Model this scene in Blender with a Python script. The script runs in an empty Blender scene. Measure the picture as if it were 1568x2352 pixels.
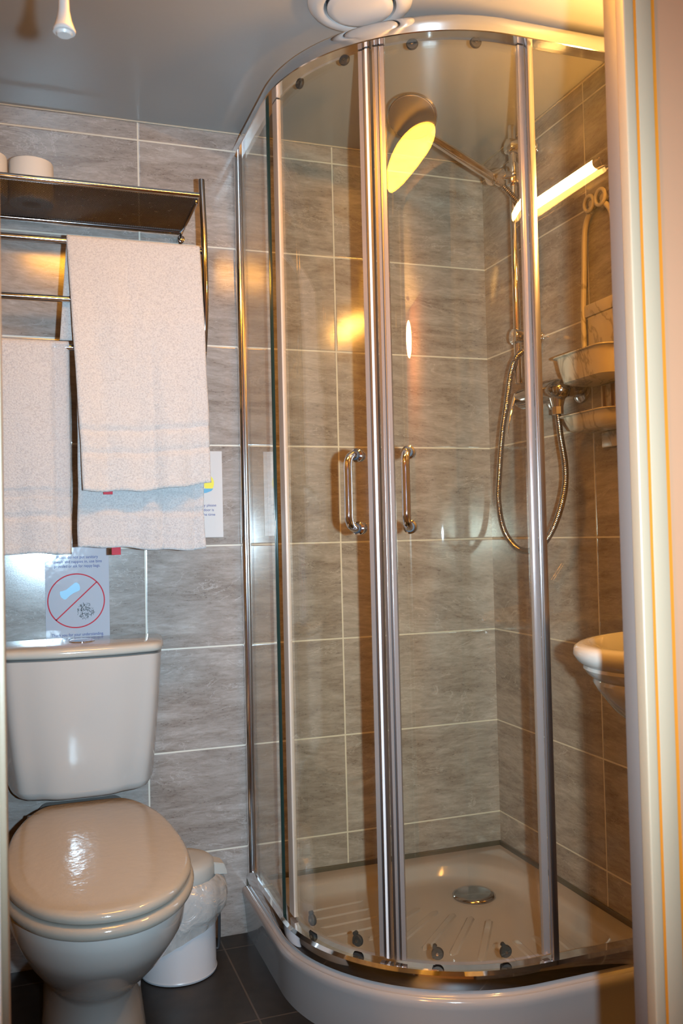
import bpy, bmesh, math, random
from mathutils import Vector, Matrix, noise
random.seed(7)
S = bpy.context.scene
COL = S.collection
PI = math.pi
# ------------------------------------------------------------------ camera
CP = Vector((-1.2224, -2.2206, 0.9780))
RX = Vector((0.94330209, -0.33109623, -0.02358921))
DN = Vector((-0.01330634, 0.03328986, -0.99935716))
FW = Vector((0.33166866, 0.94300958, 0.02699672))
cam_d = bpy.data.cameras.new('camera'); cam = bpy.data.objects.new('camera', cam_d); COL.objects.link(cam)
M3 = Matrix((RX, -DN, -FW)).transposed()
cam.matrix_world = Matrix.Translation(CP) @ M3.to_4x4()
cam_d.sensor_fit = 'VERTICAL'; cam_d.sensor_height = 36; cam_d.sensor_width = 24
cam_d.lens = 36 * 2067.35 / 2352
cam_d.clip_start = 0.02
cam_d.dof.use_dof = True; cam_d.dof.focus_distance = 1.95; cam_d.dof.aperture_fstop = 9
S.camera = cam
# ------------------------------------------------------------------ world, exposure
w = bpy.data.worlds.new('world'); S.world = w; w.use_nodes = True
w.node_tree.nodes['Background'].inputs[0].default_value = (1, .8, .6, 1)
w.node_tree.nodes['Background'].inputs[1].default_value = 0.02
S.view_settings.view_transform = 'Standard'; S.view_settings.look = 'None'
S.view_settings.gamma = 1; S.view_settings.exposure = 0; S.view_settings.use_curve_mapping = False
AMBER = (1, .43, .10)
FLASH_E = 320; DOME_E = 66; TUBE_E = 440; HALL_E = 300
FP = CP + 0.10 * RX - 0.004 * DN
fl = bpy.data.lights.new('camera_flash', 'SPOT'); fo = bpy.data.objects.new('camera_flash', fl); COL.objects.link(fo)
fl.energy = FLASH_E; fl.color = (.58, .84, 1.04); fl.spot_size = math.radians(84); fl.spot_blend = 1; fl.shadow_soft_size = .012
fo.matrix_world = Matrix.Translation(FP) @ M3.to_4x4() @ Matrix.Rotation(math.radians(2), 4, 'X')

# ------------------------------------------------------------------ material helpers
def mat(name, base=(.8, .8, .8), rough=.5, metal=0, **kw):
    m = bpy.data.materials.new(name); m.use_nodes = True
    b = m.node_tree.nodes['Principled BSDF']
    b.inputs['Base Color'].default_value = (*base, 1); b.inputs['Roughness'].default_value = rough; b.inputs['Metallic'].default_value = metal
    for k, v in kw.items(): b.inputs[k.replace('_', ' ')].default_value = v
    return m
class NT:
    def __init__(s, m): s.t = m.node_tree; s.b = s.t.nodes.get('Principled BSDF')
    def n(s, ty, **kw):
        x = s.t.nodes.new(ty)
        for k, v in kw.items():
            if k.startswith('i_'):
                kk = k[2:]; kk = int(kk) if kk.isdigit() else kk.replace('_', ' ')
                if isinstance(v, bpy.types.NodeSocket): s.t.links.new(v, x.inputs[kk])
                else: x.inputs[kk].default_value = v
            else: setattr(x, k, v)
        return x
    def m(s, op, a, b=0, c=0):
        return s.n('ShaderNodeMath', operation=op, i_0=a, i_1=b, i_2=c).outputs[0]
    def mix(s, f, a, b):
        x = s.n('ShaderNodeMix', data_type='RGBA')
        for i, v in ((0, f), (6, a), (7, b)):
            if isinstance(v, bpy.types.NodeSocket): s.t.links.new(v, x.inputs[i])
            else: x.inputs[i].default_value = v if i == 0 else (*v, 1)
        return x.outputs[2]
    def ramp(s, f, stops):
        r = s.n('ShaderNodeValToRGB', i_0=f); e = r.color_ramp.elements
        while len(e) < len(stops): e.new(.5)
        for q, (p, c) in zip(e, stops):
            q.position = p; q.color = (*c, 1) if len(c) == 3 else c
        return r.outputs[0]
    def bump(s, h, st=.3, d=.002, normal=None):
        kw = dict(i_Height=h, i_Strength=st, i_Distance=d)
        if normal: kw['i_Normal'] = normal
        return s.n('ShaderNodeBump', **kw).outputs[0]
    def link(s, o, name): s.t.links.new(o, s.b.inputs[name])

def stone_tile(name, axis, joint0, tw, row0, th, seed):
    m = mat(name); t = NT(m)
    g = t.n('ShaderNodeNewGeometry').outputs['Position']
    sx = t.n('ShaderNodeSeparateXYZ', i_0=g)
    u = sx.outputs[axis]; v = sx.outputs[2]
    uu = t.m('DIVIDE', t.m('SUBTRACT', u, joint0), tw); vv = t.m('DIVIDE', t.m('SUBTRACT', v, row0), th)
    iu = t.m('FLOOR', uu); iv = t.m('FLOOR', vv)
    fu = t.m('SUBTRACT', uu, iu); fv = t.m('SUBTRACT', vv, iv)
    du = t.m('MULTIPLY', t.m('MINIMUM', fu, t.m('SUBTRACT', 1, fu)), tw)
    dv = t.m('MULTIPLY', t.m('MINIMUM', fv, t.m('SUBTRACT', 1, fv)), th)
    d = t.m('MINIMUM', du, dv)
    grout = t.m('SUBTRACT', 1, t.n('ShaderNodeMapRange', i_0=d, i_1=.0012, i_2=.0024).outputs[0])
    edge = t.n('ShaderNodeMapRange', i_0=d, i_1=.0012, i_2=.0040).outputs[0]
    wn = t.n('ShaderNodeTexWhiteNoise', noise_dimensions='3D')
    cid = t.n('ShaderNodeCombineXYZ', i_0=iu, i_1=iv, i_2=float(seed)); t.t.links.new(cid.outputs[0], wn.inputs[0])
    rnd = wn.outputs['Value']; rc = t.n('ShaderNodeSeparateColor', i_0=wn.outputs['Color'])
    off = t.m('MULTIPLY', rnd, 37.0)
    # bedding layers of travertine: broad bands, fine grain, pale veins and dark pits
    slope = t.m('MULTIPLY', u, t.m('MULTIPLY', t.m('SUBTRACT', rc.outputs[0], .35), .16))
    vs = t.m('ADD', v, slope)
    def co(ax_, az_, o_=0.):
        return t.n('ShaderNodeCombineXYZ', i_0=t.m('ADD', t.m('MULTIPLY', u, ax_), off), i_1=t.m('MULTIPLY', vs, az_), i_2=t.m('ADD', off, o_)).outputs[0]
    n1 = t.n('ShaderNodeTexNoise', i_Vector=co(1., 4.2), i_Scale=4.2, i_Detail=8.0, i_Roughness=.62, i_Distortion=1.1).outputs[0]
    n2 = t.n('ShaderNodeTexNoise', i_Vector=co(1., 4.5, 3.), i_Scale=26.0, i_Detail=6.0, i_Roughness=.72, i_Distortion=.7).outputs[0]
    nf = t.n('ShaderNodeTexNoise', i_Vector=g, i_Scale=330.0, i_Detail=4.0, i_Roughness=.7).outputs[0]
    c = t.ramp(t.m('ADD', t.m('MULTIPLY', n1, .55), t.m('MULTIPLY', n2, .45)), [(.33, (.215, .175, .15)), (.44, (.32, .275, .245)), (.53, (.405, .36, .33)), (.66, (.535, .50, .47))])
    nv = t.n('ShaderNodeTexNoise', i_Vector=co(1., 2.8, 9.), i_Scale=4.5, i_Detail=6.0, i_Roughness=.6, i_Distortion=1.8).outputs[0]
    vein = t.m('SUBTRACT', 1, t.n('ShaderNodeMapRange', i_0=t.m('ABSOLUTE', t.m('SUBTRACT', nv, .5)), i_1=.0, i_2=.010).outputs[0])
    msk = t.n('ShaderNodeMapRange', i_0=t.n('ShaderNodeTexNoise', i_Vector=co(1., 2., 21.), i_Scale=6.0, i_Detail=3.0).outputs[0], i_1=.47, i_2=.56).outputs[0]
    c = t.mix(t.m('MULTIPLY', t.m('MULTIPLY', vein, msk), .55), c, (.66, .64, .61))
    pit = t.n('ShaderNodeTexNoise', i_Vector=co(55., 130., 5.), i_Scale=2.0, i_Detail=3.0, i_Roughness=.7).outputs[0]
    pitm = t.m('MULTIPLY', t.n('ShaderNodeMapRange', i_0=pit, i_1=.585, i_2=.68).outputs[0], t.n('ShaderNodeMapRange', i_0=n1, i_1=.55, i_2=.42).outputs[0])
    c = t.mix(t.m('MULTIPLY', pitm, .7), c, (.11, .085, .07))
    c = t.mix(t.m('MULTIPLY', t.m('SUBTRACT', nf, .3), .55), c, (.27, .235, .21))
    br = t.m('ADD', .94, t.m('MULTIPLY', rc.outputs[1], .12))
    hsv = t.n('ShaderNodeHueSaturation', i_Value=br, i_Color=c).outputs[0]
    c = t.mix(grout, hsv, (.74, .70, .60))
    t.link(c, 'Base Color')
    ro = t.m('ADD', .085, t.m('ADD', t.m('MULTIPLY', nf, .10), t.m('MULTIPLY', grout, .4)))
    t.link(ro, 'Roughness')
    wob = t.n('ShaderNodeTexNoise', i_Vector=g, i_Scale=14.0, i_Detail=2.0).outputs[0]
    h = t.m('ADD', t.m('MULTIPLY', edge, .8), t.m('ADD', t.m('MULTIPLY', nf, .05), t.m('MULTIPLY', wob, .10)))
    t.link(t.bump(h, .35, .0012), 'Normal')
    return m

def glass_mat(name, tint=(.965, .955, .90), smear=0.0):
    m = bpy.data.materials.new(name); m.use_nodes = True; nt = m.node_tree; nt.nodes.clear(); t = NT(m)
    out = t.n('ShaderNodeOutputMaterial')
    bf = t.n('ShaderNodeNewGeometry')
    ior = t.m('ADD', 1.5, t.m('MULTIPLY', bf.outputs['Backfacing'], 1 / 1.5 - 1.5))
    fr = t.n('ShaderNodeFresnel', i_IOR=ior)
    tr = t.n('ShaderNodeBsdfTransparent', i_0=(*tint, 1))
    gl = t.n('ShaderNodeBsdfGlossy', i_0=(1, 1, 1, 1), i_1=.012)
    mx = t.n('ShaderNodeMixShader', i_0=fr.outputs[0], i_1=tr.outputs[0], i_2=gl.outputs[0])
    last = mx.outputs[0]
    if smear:   # limescale film, wiped in vertical runs
        sp = t.n('ShaderNodeSeparateXYZ', i_0=bf.outputs['Position'])
        v = t.n('ShaderNodeCombineXYZ', i_0=t.m('MULTIPLY', sp.outputs[0], 22.), i_1=t.m('MULTIPLY', sp.outputs[1], 22.), i_2=t.m('MULTIPLY', sp.outputs[2], 1.1)).outputs[0]
        nz = t.n('ShaderNodeTexNoise', i_Vector=v, i_Scale=1.0, i_Detail=4.0, i_Roughness=.6).outputs[0]
        f = t.m('MULTIPLY', t.n('ShaderNodeMapRange', i_0=nz, i_1=.42, i_2=.75).outputs[0], smear)
        df = t.n('ShaderNodeBsdfDiffuse', i_0=(.8, .8, .78, 1))
        last = t.n('ShaderNodeMixShader', i_0=f, i_1=last, i_2=df.outputs[0]).outputs[0]
    t.t.links.new(last, out.inputs[0])
    return m

def emit_mat(name, col, st):
    m = mat(name, (.9, .9, .85), .4)
    b = m.node_tree.nodes['Principled BSDF']
    b.inputs['Emission Color'].default_value = (*col, 1); b.inputs['Emission Strength'].default_value = st
    return m

def ceramic(name, base, bmp=.10):
    m = mat(name, base, .16); t = NT(m)
    g = t.n('ShaderNodeTexCoord').outputs['Object']
    n = t.n('ShaderNodeTexNoise', i_Vector=g, i_Scale=55.0, i_Detail=4.0).outputs[0]
    t.link(t.bump(n, bmp, .0012), 'Normal')
    t.link(t.m('ADD', .05, t.m('MULTIPLY', n, .10)), 'Roughness')
    return m

def metal(name, base, rough, aniso=False):
    m = mat(name, base, rough, 1); t = NT(m)
    g = t.n('ShaderNodeTexCoord').outputs['Object']
    n = t.n('ShaderNodeTexNoise', i_Vector=g, i_Scale=60.0, i_Detail=3.0).outputs[0]
    t.link(t.m('ADD', rough * .75, t.m('MULTIPLY', n, rough * .5)), 'Roughness')
    return m

def marbled(name):
    m = mat(name, (.7, .62, .5), .25); t = NT(m)
    g = t.n('ShaderNodeTexCoord').outputs['Object']
    mp = t.n('ShaderNodeMapping', i_0=g); mp.inputs['Scale'].default_value = (1, 1, .5)
    n = t.n('ShaderNodeTexNoise', i_Vector=mp.outputs[0], i_Scale=9.0, i_Detail=4.0, i_Distortion=1.6).outputs[0]
    f = t.m('SUBTRACT', 1, t.n('ShaderNodeMapRange', i_0=t.m('ABSOLUTE', t.m('SUBTRACT', n, .5)), i_1=.0, i_2=.035).outputs[0])
    t.link(t.mix(t.m('MULTIPLY', f, .6), (.74, .67, .56), (.22, .20, .16)), 'Base Color')
    return m

def terry(name, base):
    m = mat(name, base, .95); t = NT(m)
    g = t.n('ShaderNodeTexCoord').outputs['Object']
    n = t.n('ShaderNodeTexNoise', i_Vector=g, i_Scale=290.0, i_Detail=4.0, i_Roughness=.75).outputs[0]
    n2 = t.n('ShaderNodeTexNoise', i_Vector=g, i_Scale=36.0, i_Detail=3.0).outputs[0]
    c = t.ramp(n, [(.32, tuple(x * .70 for x in base)), (.58, base)])
    t.link(c, 'Base Color')
    t.link(t.bump(t.m('ADD', n, t.m('MULTIPLY', n2, .8)), .75, .004), 'Normal')
    t.b.inputs['Sheen Weight'].default_value = .3
    return m

M = {}
TW, TH, ROW0 = .5033, .25, 1.9625
M['tile_back'] = stone_tile('travertine_tile_back', 0, -.4454, TW, ROW0, TH, 1)
M['tile_right'] = stone_tile('travertine_tile_right', 1, -.484, TW, ROW0, TH, 2)
M['tile_front'] = stone_tile('travertine_tile_front', 0, -.2454, TW, ROW0, TH, 3)
def floor_tile():
    m = mat('slate_floor_tile', (.03, .027, .025), .45); t = NT(m)
    g = t.n('ShaderNodeNewGeometry').outputs['Position']; s = t.n('ShaderNodeSeparateXYZ', i_0=g)
    def dd(o, j, wd):
        a = t.m('DIVIDE', t.m('SUBTRACT', o, j), wd); f = t.m('FRACT', a)
        return t.m('MULTIPLY', t.m('MINIMUM', f, t.m('SUBTRACT', 1, f)), wd)
    d = t.m('MINIMUM', dd(s.outputs[0], -.787 - 3.35, .335), dd(s.outputs[1], -.070 - 3.35, .335))
    gr = t.m('SUBTRACT', 1, t.n('ShaderNodeMapRange', i_0=d, i_1=.0012, i_2=.0026).outputs[0])
    n = t.n('ShaderNodeTexNoise', i_Vector=g, i_Scale=30.0, i_Detail=6.0).outputs[0]
    c = t.ramp(n, [(.3, (.012, .010, .009)), (.7, (.026, .022, .019))])
    t.link(t.mix(gr, c, (.085, .07, .058)), 'Base Color')
    t.link(t.bump(t.m('SUBTRACT', t.m('MULTIPLY', n, .3), gr), .3, .001), 'Normal')
    return m
M['floor'] = floor_tile()
def plaster(name, base, sc=90.):
    m = mat(name, base, .6); t = NT(m)
    g = t.n('ShaderNodeNewGeometry').outputs['Position']
    n = t.n('ShaderNodeTexNoise', i_Vector=g, i_Scale=sc, i_Detail=4.0).outputs[0]
    n2 = t.n('ShaderNodeTexNoise', i_Vector=g, i_Scale=3.0, i_Detail=3.0).outputs[0]
    t.link(t.ramp(n2, [(.3, tuple(x * .95 for x in base)), (.7, base)]), 'Base Color')
    t.link(t.bump(n, .12, .001), 'Normal')
    return m
M['ceiling'] = plaster('ceiling_paint', (.46, .44, .42)); M['ceiling'].node_tree.nodes['Principled BSDF'].inputs['Roughness'].default_value = .33
M['hall_wall'] = plaster('hall_wall_paint', (.40, .185, .095))
M['hall_ceiling'] = plaster('hall_ceiling_paint', (.75, .70, .62))
M['carpet'] = plaster('hall_carpet', (.22, .12, .07), 300.)
M['ceramic'] = ceramic('cream_ceramic', (.54, .50, .44))
M['ceramic_w'] = ceramic('white_ceramic', (.54, .50, .465))
M['seat'] = ceramic('cream_plastic_seat', (.43, .385, .325), .6)
M['tray'] = ceramic('white_shower_tray', (.42, .39, .38), .05)
M['chrome'] = metal('polished_chrome', (.80, .80, .82), .06)
M['dark_chrome'] = metal('dark_chrome', (.42, .41, .42), .10)
M['alu'] = mat('satin_aluminium', (.45, .42, .42), .28, 1)
M['alu_polished'] = mat('polished_aluminium', (.82, .82, .83), .12, 1)
M['steel'] = mat('grey_painted_strip', (.15, .115, .10), .5)
M['glass'] = glass_mat('shower_glass', (.992, .958, .880), .008)
M['glass_edge'] = mat('glass_edge_green', (.012, .03, .025), .12)
M['seal'] = mat('clear_plastic_seal', (.62, .50, .42), .30)
M['seal_w'] = mat('white_magnetic_seal', (.85, .82, .82), .35)
M['seal_m'] = mat('mauve_grey_profile', (.34, .29, .27), .22, .6)
M['rubber'] = mat('dark_rubber', (.03, .03, .035), .6)
M['plastic_w'] = mat('white_plastic', (.72, .68, .65), .35)
M['paint_cream'] = plaster('cream_gloss_paint', (.36, .255, .165), 200.); M['paint_cream'].node_tree.nodes['Principled BSDF'].inputs['Roughness'].default_value = .4
M['paint_white'] = mat('white_gloss_paint', (.88, .92, .95), .35)
M['orange_band'] = mat('plain_orange', (.52, .15, .008), .5)  # flat orange colour for the narrow bands along the architrave
M['towel'] = terry('white_terry_cotton', (.66, .625, .615))
M['towel_front'] = terry('cream_terry_cotton', (.69, .645, .62))
M['tag'] = mat('red_woven_tag', (.55, .01, .03), .7)
M['paper'] = mat('tissue_paper', (.80, .76, .70), .95)
M['card'] = mat('cardboard', (.45, .33, .2), .9)
M['mesh'] = metal('dark_wire', (.22, .20, .19), .25)
M['marble'] = marbled('marbled_plastic')
M['slot'] = mat('brown_slot', (.20, .08, .02), .8)  # dark brown colour of the thin strips that mark the panel slots
M['tube'] = emit_mat('lit_tube', (1, .52, .13), TUBE_E)
M['dome'] = emit_mat('lit_opal_dome', (1, .41, .035), DOME_E)
M['globe'] = emit_mat('lit_hall_globe', (1, .50, .14), HALL_E)
M['sheet'] = mat('laminated_paper', (.56, .55, .60), .06)
M['sheet2'] = mat('laminated_notice_paper', (.66, .63, .62), .3)
t_ = NT(M['sheet']); n_ = t_.n('ShaderNodeTexNoise', i_Vector=t_.n('ShaderNodeTexCoord').outputs['Object'], i_Scale=18.0, i_Detail=3.0).outputs[0]
t_.link(t_.bump(n_, .16, .004), 'Normal')
M['ink_blue'] = mat('blue_ink', (.015, .03, .25), .7)
M['ink_red'] = mat('red_ink', (.60, .004, .03), .7)
M['ink_cyan'] = mat('cyan_ink', (.10, .38, .60), .4)
M['ink_dark'] = mat('dark_ink', (.06, .05, .05), .5)
M['ink_yellow'] = mat('yellow_ink', (.85, .75, .03), .5)
M['bin'] = mat('white_bin_enamel', (.72, .75, .80), .3)
M['bin_lid'] = mat('grey_bin_lid', (.55, .54, .50), .4)
M['seal_strip'] = mat('dark_silicone_trim', (.10, .085, .06), .3)
M['sealant'] = mat('cream_sealant', (.55, .48, .38), .5)
def bag_mat():
    m = bpy.data.materials.new('bin_liner_film'); m.use_nodes = True; m.node_tree.nodes.clear(); t = NT(m)
    out = t.n('ShaderNodeOutputMaterial'); g = t.n('ShaderNodeTexCoord').outputs['Object']
    n = t.n('ShaderNodeTexNoise', i_Vector=g, i_Scale=22.0, i_Detail=4.0, i_Distortion=1.0).outputs[0]
    bp = t.bump(n, .8, .012)
    a = t.n('ShaderNodeBsdfDiffuse', i_0=(.62, .60, .57, 1)); b = t.n('ShaderNodeBsdfTransparent', i_0=(.95, .94, .92, 1)); c = t.n('ShaderNodeBsdfGlossy', i_0=(1, 1, 1, 1), i_1=.2)
    t.t.links.new(bp, c.inputs['Normal']); t.t.links.new(bp, a.inputs['Normal'])
    f = t.n('ShaderNodeMapRange', i_0=n, i_3=.25, i_4=.6).outputs[0]
    x = t.n('ShaderNodeMixShader', i_0=f, i_1=b.outputs[0], i_2=a.outputs[0]); y = t.n('ShaderNodeMixShader', i_0=.14, i_1=x.outputs[0], i_2=c.outputs[0])
    t.t.links.new(y.outputs[0], out.inputs[0]); return m
M['bag'] = bag_mat()

ALB = .62   # overall reflectance of painted, tiled and ceramic surfaces against the flash exposure
for k_, m_ in M.items():
    b_ = m_.node_tree.nodes.get('Principled BSDF')
    if not b_ or b_.inputs['Metallic'].default_value > .5 or k_ in ('tube', 'dome', 'globe'): continue
    i_ = b_.inputs['Base Color']
    if i_.is_linked:
        x_ = m_.node_tree.nodes.new('ShaderNodeMix'); x_.data_type = 'RGBA'; x_.blend_type = 'MULTIPLY'; x_.inputs[0].default_value = 1
        m_.node_tree.links.new(i_.links[0].from_socket, x_.inputs[6]); x_.inputs[7].default_value = (ALB, ALB, ALB, 1)
        m_.node_tree.links.new(x_.outputs[2], i_)
    else: i_.default_value = (*[c * ALB for c in list(i_.default_value)[:3]], 1)
# ------------------------------------------------------------------ mesh helpers
def finish(bm, name, m, parent=None, ang=38, smooth=True, loc=None):
    bmesh.ops.remove_doubles(bm, verts=bm.verts, dist=1e-6)
    bmesh.ops.recalc_face_normals(bm, faces=bm.faces)
    if smooth:
        for f in bm.faces: f.smooth = True
        for e in bm.edges:
            if len(e.link_faces) == 2 and e.calc_face_angle(0) > math.radians(ang): e.smooth = False
    if loc is not None: bmesh.ops.translate(bm, verts=bm.verts, vec=-Vector(loc))
    me = bpy.data.meshes.new(name); bm.to_mesh(me); bm.free()
    for x in (m if isinstance(m, (list, tuple)) else [m]): me.materials.append(x)
    o = bpy.data.objects.new(name, me); COL.objects.link(o)
    if loc is not None: o.location = loc
    if parent is not None:
        o.parent = parent
        if loc is None: o.location = -Vector(parent_world(parent))
        else: o.location = Vector(loc) - Vector(parent_world(parent))
    return o
def parent_world(p):
    v = Vector(p.location)
    while p.parent: p = p.parent; v += Vector(p.location)
    return v
def thing(name, label, cat, loc, group=None):
    o = bpy.data.objects.new(name, None); COL.objects.link(o); o.location = loc; o.empty_display_size = .05
    tag(o, label, cat, group); return o
def tag(o, label, cat, group=None):
    o['label'] = label; o['category'] = cat
    if group: o['group'] = group
    return o
def struct(o): o['kind'] = 'structure'; return o
def box(bm, a, b, bev=0, seg=2, mi=0):
    (x0, y0, z0), (x1, y1, z1) = a, b
    r = bmesh.ops.create_cube(bm, size=1)
    bmesh.ops.scale(bm, verts=r['verts'], vec=(abs(x1 - x0), abs(y1 - y0), abs(z1 - z0)))
    bmesh.ops.translate(bm, verts=r['verts'], vec=((x0 + x1) / 2, (y0 + y1) / 2, (z0 + z1) / 2))
    fs = list({f for v in r['verts'] for f in v.link_faces})
    for f in fs: f.material_index = mi
    if bev:
        es = list({e for v in r['verts'] for e in v.link_edges})
        bmesh.ops.bevel(bm, geom=es, offset=bev, segments=seg, profile=.5, affect='EDGES')
def loft(bm, loops, cap0=True, cap1=True, closed=True, mi=0):
    rows = [[bm.verts.new(p) for p in lp] for lp in loops]
    n = len(rows[0])
    for a, b in zip(rows, rows[1:]):
        for i in range(n if closed else n - 1):
            j = (i + 1) % n
            try: f = bm.faces.new((a[i], a[j], b[j], b[i])); f.material_index = mi
            except ValueError: pass
    if cap0: bm.faces.new(rows[0]).material_index = mi
    if cap1: bm.faces.new(rows[-1][::-1]).material_index = mi
    return rows
def frame(d):
    d = Vector(d).normalized(); a = Vector((0, 0, 1)) if abs(d.z) < .9 else Vector((1, 0, 0))
    u = d.cross(a).normalized(); return u, d.cross(u).normalized()
def tube(bm, pts, r, seg=14, caps=True, mi=0):
    pts = [Vector(p) for p in pts]; n = len(pts); loops = []; u = None
    for i, p in enumerate(pts):
        d = (pts[min(i + 1, n - 1)] - pts[max(i - 1, 0)]).normalized()
        if u is None: u, v = frame(d)
        else:
            u = (u - d * u.dot(d)).normalized(); v = d.cross(u)
        rr = r[i] if isinstance(r, (list, tuple)) else r
        loops.append([p + rr * (math.cos(2 * PI * k / seg) * u + math.sin(2 * PI * k / seg) * v) for k in range(seg)])
    loft(bm, loops, caps, caps, mi=mi)
def cyl(bm, a, b, r0, r1=None, seg=24, bev=0):
    r1 = r0 if r1 is None else r1
    a = Vector(a); b = Vector(b)
    if bev:
        d = (b - a).normalized() * bev
        tube(bm, [a, a + d * .3, a + d, b - d, b - d * .3, b], [r0 - bev, r0 - bev * .3, r0, r1, r1 - bev * .3, r1 - bev], seg)
    else: tube(bm, [a, b], [r0, r1], seg)
def catmull(P, n=8, closed=False):
    P = [Vector(p) for p in P]; out = []; N = len(P)
    rng = range(N if closed else N - 1)
    for i in rng:
        g = (lambda k: P[k % N]) if closed else (lambda k: P[max(0, min(N - 1, k))])
        a, b, c, d = g(i - 1), g(i), g(i + 1), g(i + 2)
        for k in range(n):
            t = k / n
            out.append(.5 * ((2 * b) + (c - a) * t + (2 * a - 5 * b + 4 * c - d) * t * t + (3 * b - a - 3 * c + d) * t ** 3))
    if not closed: out.append(P[-1])
    return out
def lathe(bm, prof, c=(0, 0, 0), axis=(0, 0, 1), seg=40, cap0=True, cap1=True, mi=0):
    c = Vector(c); ax = Vector(axis).normalized(); u, v = frame(ax)
    loft(bm, [[c + ax * z + r * (math.cos(2 * PI * k / seg) * u + math.sin(2 * PI * k / seg) * v) for k in range(seg)] for r, z in prof], cap0, cap1, mi=mi)
def B(): return bmesh.new()

# ------------------------------------------------------------------ room shell
CZ = 2.01
def slab(name, a, b, m):
    bm = B(); box(bm, a, b); return struct(finish(bm, name, m, smooth=False))
slab('wall_back', (-1.66, 0, -.05), (.06, .06, 2.10), M['tile_back'])
slab('wall_right', (0, -1.33, -.05), (.06, 0, 2.10), M['tile_right'])
slab('wall_left', (-1.66, -1.33, -.05), (-1.60, 0, 2.10), M['tile_right'])
slab('floor', (-1.66, -1.385, -.06), (.06, .06, 0), M['floor'])
slab('ceiling', (-1.60, -1.33, CZ), (0, 0, CZ + .05), M['ceiling'])
# partition with the door opening, tiled inside and painted on the hall side
JX0, JX1, PY0, PY1 = -1.2405, -.588, -1.385, -1.33
bm = B()
for a, b in (((-1.66, PY0 + .006, 0), (JX0 - .03, PY1, 2.3)), ((JX1 + .03, PY0 + .006, 0), (.06, PY1, 2.3)), ((JX0 - .03, PY0 + .006, 1.985), (JX1 + .03, PY1, 2.3))): box(bm, a, b)
struct(finish(bm, 'wall_front', M['tile_front'], smooth=False))
bm = B()
for a, b in (((-3.3, PY0, 0), (JX0 - .03, PY0 + .0055, 2.3)), ((JX1 + .03, PY0, 0), (.8, PY0 + .0055, 2.3)), ((JX0 - .03, PY0, 1.985), (JX1 + .03, PY0 + .0055, 2.3))): box(bm, a, b)
struct(finish(bm, 'wall_hall_front', M['hall_wall'], smooth=False))
slab('wall_hall_back', (-3.3, -3.36, 0), (.8, -3.30, 2.3), M['hall_wall'])
slab('wall_hall_left', (-3.36, -3.30, 0), (-3.3, PY0, 2.3), M['hall_wall'])
slab('wall_hall_right', (.8, -3.30, 0), (.86, PY0, 2.3), M['hall_wall'])
slab('floor_hall', (-3.3, -3.30, -.06), (.8, PY0, -.001), M['carpet'])
slab('ceiling_hall', (-3.3, -3.30, 2.3), (.8, PY0, 2.34), M['hall_ceiling'])
# door frame: right jamb with moulded architrave
y0 = PY0
bm = B(); box(bm, (JX1, PY0 - .001, 0), (JX1 + .03, -1.363, 1.985), .001); ja = struct(finish(bm, 'door_1', M['steel']))
bm = B(); box(bm, (JX1 - .0005, y0 - .016, 0), (JX1 + .0130, y0, 2.0), .002, 3); struct(finish(bm, 'trim_1', M['paint_cream']))
bm = B(); box(bm, (JX1 + .0125, y0 - .0152, 0), (JX1 + .0162, y0, 2.0)); struct(finish(bm, 'trim_2', M['orange_band'], smooth=False))
bm = B(); box(bm, (JX1 + .016, y0 - .0155, 0), (JX1 + .037, y0, 2.0), .001); struct(finish(bm, 'trim_3', M['paint_cream']))
bm = B(); box(bm, (JX1 + .036, y0 - .010, 0), (JX1 + .0455, y0, 2.0)); struct(finish(bm, 'trim_4', M['orange_band'], smooth=False))
# left jamb
bm = B(); box(bm, (JX0 - .03, y0 - .012, 0), (JX0 - .006, PY1, 2.0), .002); struct(finish(bm, 'trim_5', M['paint_white']))
bm = B(); box(bm, (JX0 - .007, y0 + .004, 0), (JX0, PY1, 1.99), .002); struct(finish(bm, 'trim_6', M['paint_cream']))
bm = B(); box(bm, (JX0 - .03, y0 - .01, 1.985), (JX1 + .05, PY1, 2.05), .002); struct(finish(bm, 'trim_7', M['paint_cream']))
# dark trim between tray and tiles, pale joint between tiles and ceiling
bm = B(); box(bm, (-.715, -.007, .112), (-.0, 0, .134), .002); box(bm, (-.007, -.72, .112), (0, 0, .134), .002); struct(finish(bm, 'trim_8', M['seal_strip']))
bm = B(); box(bm, (-1.60, -.004, CZ - .004), (0, 0, CZ), .001); box(bm, (-.004, -1.33, CZ - .004), (0, 0, CZ), .001)
struct(finish(bm, 'trim_9', M['sealant']))

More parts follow.
